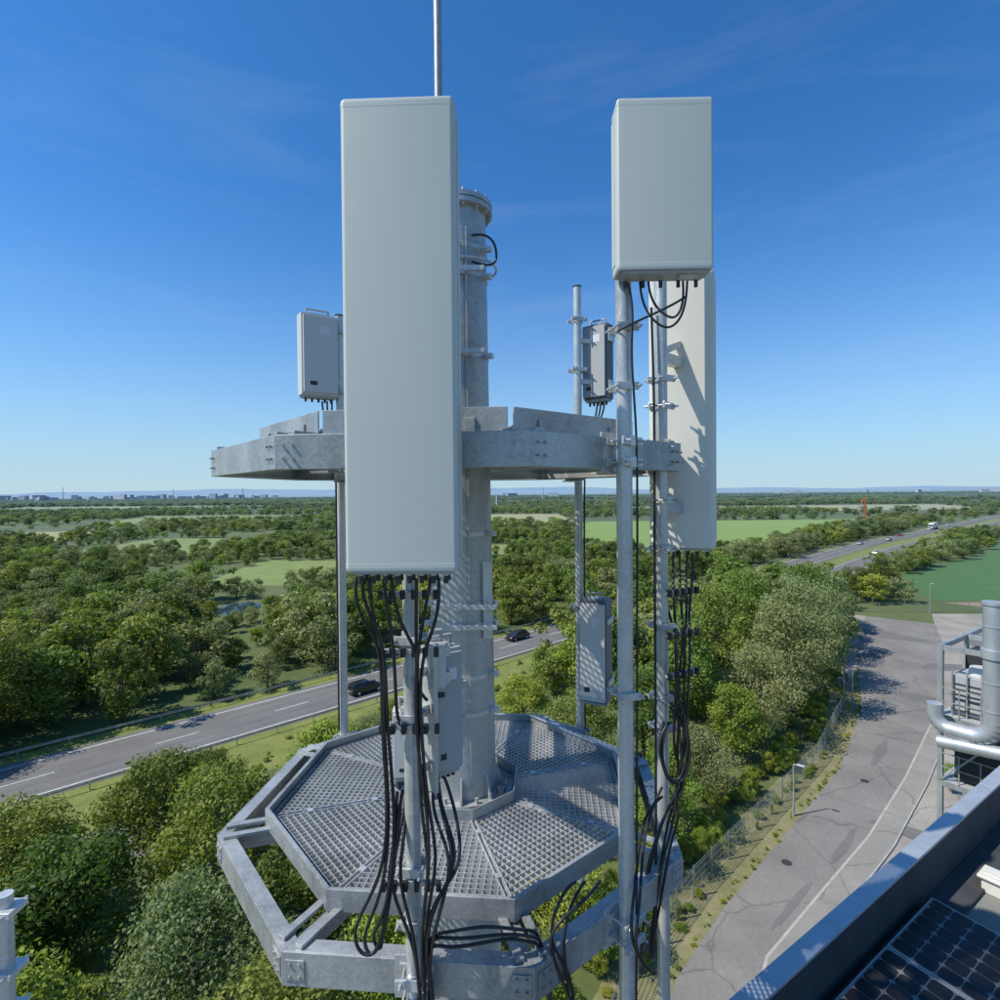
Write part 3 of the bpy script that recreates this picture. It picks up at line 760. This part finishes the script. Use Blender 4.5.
for k in range(16):
    a=k*2*math.pi/16;p=(CX+.26*math.cos(a),CY+.26*math.sin(a));mb.cyl((*p,H-2.0),(*p,H-1.955),.012,.012,6)
for k in range(8):
    a=k*math.pi/4;q=Matrix.Translation((CX,CY,H-1.9))@Matrix.Rotation(a,4,'Z')
    mb.add([(.21,-.006,-.09),(.28,-.006,-.09),(.21,-.006,.09),(.21,.006,-.09),(.28,.006,-.09),(.21,.006,.09)],[(0,1,2),(5,4,3),(1,4,5,2)],0,q)
tobj(mb,'mast',GALV)
mb=MB()
for z in (1.60,1.42,.90,.52,-.27,-.73,-.86,-1.44,-1.2):
    r=rad(z)+.004
    mb.cyl((CX,CY,H+z-.014),(CX,CY,H+z+.014),r,r,40)
    for a in (R(-25),R(205),R(-92)):
        d=Vector((math.cos(a),math.sin(a),0));p=Vector((CX,CY,H+z))+d*(r+.02)
        mb.box(p,(.06,.04,.032),0,a);mb.cyl(p+Vector((-d.y,d.x,0))*-.045,p+Vector((-d.y,d.x,0))*.045,.006,.006,6)
for z in (-.73,-.86,1.42,.9):
    mb.box((CX+.03,CY-.245,H+z),(.42 if z<0 else .30,.02,.03));
    for k in range(7): mb.cyl((CX-.1+k*.045,CY-.262,H+z),(CX-.1+k*.045,CY-.25,H+z),.006,.006,6)
mb.box((CX+.18,CY-.16,H-.70),(.06,.02,.5));mb.torus((CX+.02,CY,H+1.5),.235,.008)
tobj(mb,'clamp_bands',GALVB,.002)
mb=MB();mb.cyl((CX-.095,CY-.3,H+.6),(CX-.095,CY-.3,H+3.3),.025,.025,14);mb.cyl((CX-.095,CY-.3,H+3.3),(CX-.095,CY-.3,H+5.2),.012,.006,8)
for z in (.9,1.7): mb.beam((CX-.095,CY-.3,H+z),(CX-.08,CY-.15,H+z),.04,.05)
tobj(mb,'lightning_rod',GALV)

def platform(zt,tag,upper=False):
    RO=1.485
    mb=MB();h=.155
    A,B,Cc=octo(RO),octo(RO-.009),octo(RO-.09)
    mb.ring(A,B,zt-h,zt);mb.ring(B,Cc,zt-.009,zt-.001);mb.ring(B,Cc,zt-h+.001,zt-h+.009)
    for k in range(8):
        a=R(22.5+45*k)+ROT
        for s_ in (-1,1):
            aa=a+s_*R(22.5);n_=Vector((math.cos(aa),math.sin(aa),0));tt=Vector((-n_.y,n_.x,0))*s_
            c=Vector((OX,CY,0))+Vector((math.cos(a),math.sin(a),0))*RO+tt*.06+n_*.003;c.z=zt-h/2
            if not upper: mb.box(c,(.006,.09,h*.6),0,aa)
            for u in (-.022,.022):
                for v_ in (-.028,.028):
                    q=c+tt*u+Vector((0,0,v_));mb.cyl(q,q+n_*.012,.007,.007,6)
    for k in range(8):
        a=R(22.5+45*k)+ROT;d=Vector((math.cos(a),math.sin(a),0))
        p0=Vector((OX,CY,zt-.060))+d*.19;p1=Vector((OX,CY,zt-.060))+d*(RO-.05)
        mb.beam(p0,p1,.05,.09)
    tobj(mb,tag+'_ring_beam',GALV,.0025)
    gz=zt+.05
    mb=MB();ri,ro=.37,1.105
    t8=math.tan(R(22.5))
    th=.0036;bh=.024;sp=.038
    for k in range(8):
        a=R(45*k)+ROT;n_=Vector((math.cos(a),math.sin(a),0));tt=Vector((-n_.y,n_.x,0));c0=Vector((OX,CY,gz-bh/2))
        r=ri
        while r<ro-.01:
            hl=r*t8-.012;mb.beam(c0+n_*r-tt*hl,c0+n_*r+tt*hl,th,bh);r+=sp
        t=-ro*t8+.03
        while t<ro*t8-.01:
            rs=max(ri,abs(t)/t8+.02)
            if rs<ro-.02: mb.beam(c0+tt*t+n_*rs,c0+tt*t+n_*ro,th,bh-.004)
            t+=sp
        aa=a+R(22.5);d=Vector((math.cos(aa),math.sin(aa),0));sd2=Vector((-d.y,d.x,0))
        for s_ in (-.014,.014):
            mb.beam(c0+d*.40+sd2*s_,c0+d*1.195+sd2*s_,.006,.032)
        for s_ in (.55,.95):
            mb.box(c0+d*s_+Vector((0,0,.012)),(.035,.035,.012),0,aa)
    tobj(mb,tag+'_grating',GALVB)
    mb=MB()
    A=octo(1.215);B=octo(1.207);A1=octo(1.207);B1=octo(1.19)
    if upper:
        for k in range(8):
            p=Vector(octo(1.215)[k]);q=Vector(octo(1.215)[(k+1)%8]);d=(q-p).normalized();aa=math.atan2(d.y,d.x)
            L=(q-p).length-.03;c=(p+q)/2;mb.box((c.x,c.y,zt+.075),(L,.008,.13),0,aa)
            for u in (-L*.3,L*.3):
                e=c+d*u;mb.box((e.x,e.y,zt+.03),(.05,.03,.12),0,aa)
        mb.ring(A1,B1,zt-.005,zt+.018)
    else:
        mb.ring(A,B,zt-.0,zt+.11);mb.ring(A1,B1,zt+.102,zt+.109)
        mb.ring(octo(1.205),octo(1.12),zt+.018,zt+.026)
    mb.ring(octo(.435),octo(.427),gz-.03,gz+.07)
    mb.ring(octo(.427),octo(.36),gz-.026,gz-.018)
    for k in range(8):
        a=R(22.5+45*k)+ROT;d=Vector((math.cos(a),math.sin(a),0));sd2=Vector((-d.y,d.x,0))
        for s_ in (-.055,.055):
            mb.beam(Vector((OX,CY,zt+.010))+d*1.17+sd2*s_,Vector((OX,CY,zt+.010))+d*1.44+sd2*s_,.04,.018)
    tobj(mb,tag+'_toe_board',GALV,.002)
platform(H-2.05,'lower')
platform(H+.265,'upper',True)
poles={'front':(-.385,2.38,.034,-2.5,1.555),'left':(-1.35,4.76,.034,-2.35,1.5),'back':(.68,4.85,.034,-3.4,1.76),
       'right_a':(.600,2.70,.038,-3.2,1.6),'right_b':(.90,3.12,.034,-3.2,1.6)}
mb=MB()
for k,(x,y,r,z0,z1) in poles.items():
    mb.cyl((x,y,H+z0),(x,y,H+z1),r,r,24);mb.cyl((x,y,H+z1),(x,y,H+z1+.012),r*1.08,r*1.08,24,1)
tobj(mb,'mounting_poles',[GALVB,DARK])
def clamp(mb,x,y,z,r,az=0,w=.12):
    M=Matrix.Translation((x,y,H+z))@Matrix.Rotation(az,4,'Z')
    for s_ in (-1,1): mb.box((0,s_*(r+.010),0),(w,.014,.036),0,0,M)
    for s_ in (-1,1):
        mb.cyl(M@Vector((s_*(r+.016),-(r+.045),0)),M@Vector((s_*(r+.016),r+.045,0)),.005,.005,8)
        for e in (-1,1): mb.cyl(M@Vector((s_*(r+.016),e*(r+.018),0)),M@Vector((s_*(r+.016),e*(r+.028),0)),.009,.009,6)
    mb.box((0,r+.005,0),(.05,.03,.05),0,0,M)
mb=MB()
for k,(x,y,r,z0,z1) in poles.items():
    ph=math.atan2(y-CY,x-OX)
    for zc in (-2.125,.19):
        for dz in (-.05,.05): clamp(mb,x,y,zc+dz,r,ph-math.pi/2,.15)
        d=Vector((math.cos(ph),math.sin(ph),0))
        mb.box(Vector((x,y,H+zc))-d*(r+.022),(.010,.20,.19),0,ph)
        mb.box(Vector((x,y,H+zc-.1))-d*(r+.07),(.12,.10,.010),0,ph)
rq=random.Random(4)
for z in (-.05,-.62,-.95,-1.6,-1.83): clamp(mb,-.385,2.38,z,.034,rq.uniform(-.3,.3),.12)
for z in (.62,.47,-.05,-.32,-.75,-1.15,-1.32): clamp(mb,.90,3.12,z,.034,.5+rq.uniform(-.4,.4),.12)
for z in (.78,.5,-.98): clamp(mb,.600,2.70,z,.038,.5+rq.uniform(-.4,.4),.11)
for z in (1.48,1.05,.62,-1.0): clamp(mb,.68,4.85,z,.034,.3,.14)
for z in (1.35,.85): clamp(mb,-1.35,4.76,z,.034,-.3,.14)
for (x,y,z,n_) in ((-.385,2.335,-.42,6),(-.385,2.335,-.66,6),(-.385,2.335,-.98,6),(-.385,2.335,-1.64,6)):
    mb.box((x,y,H+z),(.24,.02,.018))
    for i in range(n_): mb.box((x-.115+i*.23/(n_-1),y-.018,H+z),(.02,.026,.038),1)
for z in (-.55,-.78,-1.0):
    mb.box((.985,3.06,H+z),(.22,.02,.018),0,.5)
    for i in range(5): mb.box((.905+i*.045,3.0+i*.024,H+z),(.02,.026,.038),1,.5)
tobj(mb,'pole_clamps',[GALVB,BLACK],.002)

# ---------------- antennas
def rrect(w_,d_,rf,rb,seg=6):
    pts=[]
    for cx,cy,r,a0 in ((w_/2-rb,d_/2-rb,rb,0),(-w_/2+rb,d_/2-rb,rb,90),(-w_/2+rf,-d_/2+rf,rf,180),(w_/2-rf,-d_/2+rf,rf,270)):
        for i in range(seg+1):
            a=R(a0+90*i/seg);pts.append((cx+r*math.cos(a),cy+r*math.sin(a)))
    return pts
def antenna(x,y,z0,z1,w_,d_,rz,m,nconn=8,rf=.03,rows=(-.25,.25)):
    mb=MB();M=Matrix.Translation((x,y,H+(z0+z1)/2))@Matrix.Rotation(rz,4,'Z')
    hh=(z1-z0)/2
    prof=rrect(w_,d_,rf,.012)
    n_=len(prof)
    lv=[(-hh,.975),(-hh+.006,.992),(-hh+.014,1.003),(-hh+.030,1.003),(-hh+.032,.998),(hh-.032,.998),(hh-.030,1.003),(hh-.012,1.003),(hh-.004,.992),(hh,.975)]
    vs=[(px*s_,py*s_,z) for z,s_ in lv for px,py in prof]
    for j in range(len(lv)-1):
        a=[vs[j*n_+i] for i in range(n_)];b_=[vs[(j+1)*n_+i] for i in range(n_)]
        mb.add(a+b_,[(i,(i+1)%n_,n_+(i+1)%n_,n_+i) for i in range(n_)],0,M,True)
    mb.add(vs[:n_],[tuple(range(n_-1,-1,-1))],3,M);mb.add(vs[-n_:],[tuple(range(n_))],0,M)
    mb.box((0,d_*.22,0),(w_+.005,d_*.5,2*hh-.09),0,0,M)
    mb.box((0,.0,-hh-.006),(w_*.88,d_*.8,.012),3,0,M)
    for i in range(nconn):
        for row in rows:
            c=Vector((-w_*.38+i*w_*.76/(nconn-1),row*d_,-hh-.02));mb.cyl(M@c,M@(c+Vector((0,0,-.03))),.009,.009,10,2);mb.cyl(M@(c+Vector((0,0,.015))),M@c,.012,.012,10,1)
    for zz in (hh*.72,-hh*.72):
        mb.box((0,d_/2+.012,zz),(.18,.024,.09),1,0,M)
        for s_ in (-.06,.06): mb.box((s_,d_/2+.05,zz),(.012,.08,.07),1,0,M)
    mb.box((w_*.28,-.0,-hh-.0135),(.09,.05,.002),4,0,M)
    mb.cyl(M@Vector((.02,.04,hh)),M@Vector((.02,.04,hh+.025)),.022,.018,12,3)
    mb.obj('panel_antenna',[m,GALVB,DARK,ALU,LABEL],bevel=0)
antenna(-.377,2.215,-.30,1.50,.437,.15,R(-2),RADOME,8,.018)
antenna(.757,2.60,1.000,1.765,.432,.13,R(-1),RADOME,5,.012,(.2,))
antenna(1.095,3.36,-.335,1.27,.37,.15,R(-24),RADOME2,6,.03)
mb=MB();M=Matrix.Translation((1.095,3.36,H))@Matrix.Rotation(R(-24),4,'Z')
mb.box((-.03,-.0765,.21),(.04,.003,.06),0,0,M);mb.box((-.03,-.0765,-.12),(.09,.003,.05),1,0,M);mb.obj('warning_label',[YELLOW,LABEL])
mb=MB();mb.box((.64,2.66,H+1.14),(.12,.10,.06));mb.box((.64,2.66,H+1.6),(.12,.10,.06));tobj(mb,'antenna_bracket',GALVB,.003)
mb=MB();mb.beam((.905,3.15,H+.75),(1.06,3.30,H+.75),.05,.06);mb.beam((.905,3.15,H+.78),(1.06,3.30,H+.86),.03,.04);mb.beam((.905,3.15,H-.1),(1.06,3.30,H-.1),.05,.06);tobj(mb,'antenna_bracket',GALVB,.003)
def rru(x,y,z,w_,d_,h_,rz,m,fins='front',nf=9,name='remote_radio_unit',body=None):
    mb=MB();M=Matrix.Translation((x,y,H+z))@Matrix.Rotation(rz,4,'Z')
    mb.box((0,0,0),(w_,d_*.6,h_),5 if body else 0,0,M)
    f=-1 if fins=='front' else 1
    for i in range(nf): mb.box((-w_*.44+i*w_*.88/(nf-1),f*d_*.36,0),(.005,d_*.14,h_*.92),1,0,M)
    mb.box((0,-f*d_*.36,0),(w_*.92,d_*.12,h_*.94),0,0,M)
    mb.box((0,0,h_/2+.008),(w_*.5,d_*.3,.016),1,0,M);mb.box((0,0,-h_/2-.01),(w_*.9,d_*.5,.02),1,0,M)
    mb.cyl(M@Vector((-w_*.3,0,h_/2+.05)),M@Vector((w_*.3,0,h_/2+.05)),.008,.008,8,1)
    for s_ in (-.3,.3): mb.cyl(M@Vector((s_*w_,0,h_/2)),M@Vector((s_*w_,0,h_/2+.055)),.008,.008,8,1)
    for i in range(5): mb.cyl(M@Vector((-w_*.35+i*w_*.175,0,-h_/2-.02)),M@Vector((-w_*.35+i*w_*.175,0,-h_/2-.05)),.010,.010,10,2)
    for zz in (-.3,.3): mb.box((w_*.5+.01,0,zz*h_),(.02,d_*.5,.05),3,0,M)
    mb.box((w_*.12,f*(-d_*.425),h_*.3),(w_*.3,.002,h_*.1),4,0,M);mb.box((-w_*.2,f*(-d_*.425),-h_*.36),(w_*.2,.002,h_*.05),2,0,M)
    mb.obj(name,[m,ALU,DARK,GALVB,LABEL,body or m],bevel=.006)
DGREY=paintm('dark_grey_casing',(.13,.135,.14),.85,.5)
rru(-1.50,4.66,1.14,.30,.20,.66,R(35),RRUM,'back')
rru(.865,4.90,1.12,.23,.20,.64,R(-38),ALU,'back',body=DGREY)
rru(-.275,2.58,-.99,.15,.15,.56,R(35),ALU,'back',7)
rru(-.42,2.54,-1.13,.15,.12,.30,R(5),RRUM,'back',7)
rru(-.29,2.48,-.76,.08,.09,.20,R(15),RRUM,'back',5)
rru(.79,4.64,-1.31,.22,.30,.84,R(-26),RRUM,'back',body=DGREY)
mb=MB()
for z in (-.78,-.95,-1.2): mb.beam((-.385,2.40,H+z),(-.27,2.54,H+z),.03,.04)
mb.box((-.325,2.48,H-1.0),(.02,.14,.62),0,.6)
mb.beam((.68,4.85,H+1.3),(.84,4.88,H+1.3),.04,.04);mb.beam((.68,4.85,H+.95),(.84,4.88,H+.95),.04,.04)
mb.beam((.68,4.85,H-1.1),(.78,4.68,H-1.1),.04,.04);mb.beam((.68,4.85,H-1.6),(.78,4.68,H-1.6),.04,.04)
mb.beam((-1.35,4.76,H+1.35),(-1.45,4.68,H+1.35),.05,.05);mb.beam((-1.35,4.76,H+.9),(-1.45,4.68,H+.9),.05,.05)
tobj(mb,'unit_brackets',GALVB,.002)

# ---------------- cables
def bundle(name,lists,r=.0072):
    cu=bpy.data.curves.new(name,'CURVE');cu.dimensions='3D';cu.bevel_depth=r;cu.bevel_resolution=3;cu.resolution_u=10;cu.materials.append(BLACK)
    for pts in lists:
        sp=cu.splines.new('NURBS');sp.points.add(len(pts)-1)
        for p,q in zip(sp.points,pts): p.co=(q[0],q[1],q[2],1);p.radius=q[3] if len(q)>3 else 1
        sp.order_u=4;sp.use_endpoint_u=True
    o=bpy.data.objects.new(name,cu);COL.objects.link(o);return o
FX,FY=-.385,2.31
def F(*a): return [(FX+x,FY+y,H+z) for x,y,z in a]
L=[]
rc=random.Random(12)
def jit(a,s=.012): return [(x+rc.uniform(-s,s),y+rc.uniform(-s,s),z+rc.uniform(-s,s)) for x,y,z in a]
for i,x0 in enumerate((-.19,-.165,-.13)):
    L.append(F(*jit([(x0,-.08,-.34),(x0,-.08,-.42),(-.15+.02*i,-.03,-.56),(-.105+.012*i,-.02,-.66),(-.10+.012*i,-.02,-.95),(-.095+.011*i,-.03,-1.25),
       (-.085+.012*i,-.03,-1.52),(-.17+.035*i,-.05,-1.66-.03*i),(-.225+.03*i,-.05,-1.80),(-.19+.03*i,-.06,-1.91+.02*i),(-.11,-.05,-1.87+.03*i),(-.085-.010*i,-.03,-1.72),(-.065-.006*i,-.02,-1.5),(-.045,0,-1.25)],.017)))
for i,x0 in enumerate((.06,.10,.145)):
    L.append(F(*jit([(x0,-.08,-.34),(x0-.005,-.08,-.47),(.035+.018*i,-.03,-.6),(.02+.013*i,-.03,-.8),(.04+.014*i,-.04,-1.05),(.05+.018*i,-.05,-1.3),
       (.08+.014*i,-.05,-1.5),(.05+.013*i,-.04,-1.7),(.03+.015*i,-.03,-1.9),(.03+.014*i,.04,-2.2),(.03,.1,-2.5)],.017)))
L.append(F(*jit([(-.05,-.08,-.34),(-.04,-.06,-.5),(.035,-.03,-.62),(.045,-.03,-.72),(.02,.04,-.82),(.06,.12,-.9)],.006)))
L.append(F(*jit([(-.08,-.08,-.34),(-.07,-.06,-.48),(-.05,-.03,-.62),(-.055,-.03,-.9),(-.05,.06,-1.02),(-.03,.16,-1.08)],.006)))
for i in range(4):
    L.append(F(*jit([(.07+.022*i,.18,-1.27),(.08+.024*i,.12,-1.36),(.16+.02*i,.02,-1.47-.02*i),(.17-.014*i,-.03,-1.62),(.10-.012*i,-.04,-1.78),(.07,-.03,-1.95),(.06+.01*i,.05,-2.2)],.017)))
for i in range(2):
    L.append(F(*jit([(-.05+.03*i,.12,-1.30),(-.045+.02*i,.02,-1.42),(-.09+.03*i,-.02,-1.58),(-.02+.03*i,-.04,-1.75),(.03,-.02,-1.92),(.03,.05,-2.2)],.015)))
for i in range(3):
    z=-1.83-.03*i
    L.append(F(*jit([(.05,-.02,-1.98),(.07,0,-1.84),(.14,.0,z),(.30,.02,z-.01),(.42,.05,z-.02),(.52,.12,z-.09),(.57,.2,z-.18),(.60,.26,-2.5)],.016)))
bundle('coaxial_cable_bundle',L)
RX,RY=.90,3.06
L=[]
def Q(*a): return [(RX+x,RY+y,H+z) for x,y,z in a]
for i in range(5):
    x0=.07+.05*i;y0=.26+.01*i
    L.append(Q(*jit([(x0,y0,-.36),(x0,y0,-.5),(.06+.03*i,.12,-.66),(.055+.015*i,.0,-.8),(.05+.014*i,-.02,-1.0),(.05+.013*i,-.02,-1.2),(.01+.026*i,-.02,-1.42),(.10-.016*i,-.03,-1.62),(-.02+.018*i,-.04,-1.74),(-.10+.028*i,-.06,-1.9),(-.16+.026*i,-.1,-2.1),(-.18+.02*i,-.1,-2.5)],.022)))
for i in range(3):
    L.append(Q(*jit([(.03,-.02,-1.1-.05*i),(.12,-.04,-1.2-.05*i),(.13+.01*i,-.05,-1.45),(.05,-.05,-1.60-.02*i),(-.06,-.06,-1.50),(-.05,-.05,-1.32),(.0,-.03,-1.25)],.018)))
for i in range(2):
    L.append(Q(*jit([(-.03,-.04,-1.62-.03*i),(-.12,-.1,-1.68),(-.19,-.2,-1.78-.03*i),(-.24-.03*i,-.42,-1.88),(-.3-.04*i,-.52,-1.98),(-.29-.02*i,-.5,-2.15),(-.2,-.4,-2.3)],.018)))
L.append(Q(*jit([(-.055,.03,1.0),(-.05,.02,.5),(-.055,.02,0),(-.05,.01,-.8),(-.055,.0,-1.5),(-.06,.0,-2.4)],.007)))
for pts in ([(.34,2.62,H-1.84),(.27,2.53,H-1.82),(.20,2.46,H-1.93),(.24,2.46,H-2.06),(.31,2.50,H-2.2),(.33,2.54,H-2.5)],
            [(.38,2.64,H-1.86),(.31,2.54,H-1.88),(.26,2.47,H-1.98),(.27,2.46,H-2.10),(.30,2.50,H-2.3),(.31,2.54,H-2.5)],
            [(.48,2.70,H-1.88),(.40,2.56,H-1.86),(.27,2.47,H-1.87),(.17,2.44,H-1.97),(.25,2.46,H-2.13),(.36,2.54,H-2.5)]):
    L.append(jit(pts,.012))
bundle('coaxial_cable_bundle',L)
L=[]
for pts in ([(.66,2.62,H+.975),(.66,2.60,H+.86),(.72,2.56,H+.75),(.80,2.56,H+.73),(.87,2.6,H+.84),(.88,2.62,H+.975)],
            [(.70,2.62,H+.975),(.70,2.60,H+.88),(.76,2.56,H+.79),(.82,2.56,H+.78),(.86,2.6,H+.88),(.86,2.62,H+.975)],
            [(.61,2.64,H+.975),(.635,2.62,H+.85),(.615,2.64,H+.7),(.645,2.66,H+.4),(.66,2.68,H+.1),(.655,2.69,H-.6),(.65,2.69,H-1.6),(.645,2.71,H-2.6)],
            [(.55,2.6,H+.74),(.62,2.58,H+.78),(.76,2.56,H+.82),(.87,2.6,H+.90)]):
    L.append([(a,b_,c,.7) for a,b_,c in pts])
for i in range(3):
    L.append([(-1.45+.04*i,4.6,H+.76),(-1.45+.04*i,4.6,H+.66),(-1.41,4.66,H+.6),(-1.37,4.71,H+.7),(-1.38,4.71,H+.3),(-1.38,4.72,H-2)])
    L.append([(.84+.03*i,4.8,H+.76),(.83+.03*i,4.8,H+.62),(.77,4.8,H+.55),(.725,4.81,H+.4),(.72,4.82,H-.6),(.72,4.82,H-2.2)])
L.append([(CX+.1,CY-.25,H+1.62),(CX+.22,CY-.22,H+1.66),(CX+.28,CY-.1,H+1.56),(CX+.24,CY-.16,H+1.44),(CX+.1,CY-.22,H+1.47)])
bundle('jumper_cable',L,.0078)

# ---------------- neighbouring antenna support, lower left corner
mb=MB();x,y=-1.96,2.18
mb.cyl((x,y,0+H-7),(x,y,H-1.56),.028,.028,16)
mb.box((x-.10,y-.02,H-1.78),(.12,.10,.28),1);mb.box((x-.10,y-.02,H-2.08),(.11,.1,.18),2)
for z in (-1.62,-1.86,-2.02): mb.box((x+.01,y,H+z),(.09,.09,.025));mb.cyl((x+.03,y-.07,H+z),(x+.03,y+.07,H+z),.006,.006,6)
mb.cyl((x-.1,y-.03,H-1.63),(x-.1,y-.03,H-1.58),.02,.02,10,2)
for k in range(5): mb.box((x-.145+k*.022,y-.075,H-2.08),(.005,.02,.16),2)
mb.beam((x,y,H-5),(x+.62,y-.95,H-5),.06,.06);mb.beam((x,y,H-6.5),(x+.62,y-.95,H-6.5),.06,.06)
mb.obj('radio_unit_on_pole',[GALVB,RADOME2,ALU],bevel=.004)
print('objects',len(bpy.data.objects),'inst',{k:len(v) for k,v in groups.items()})
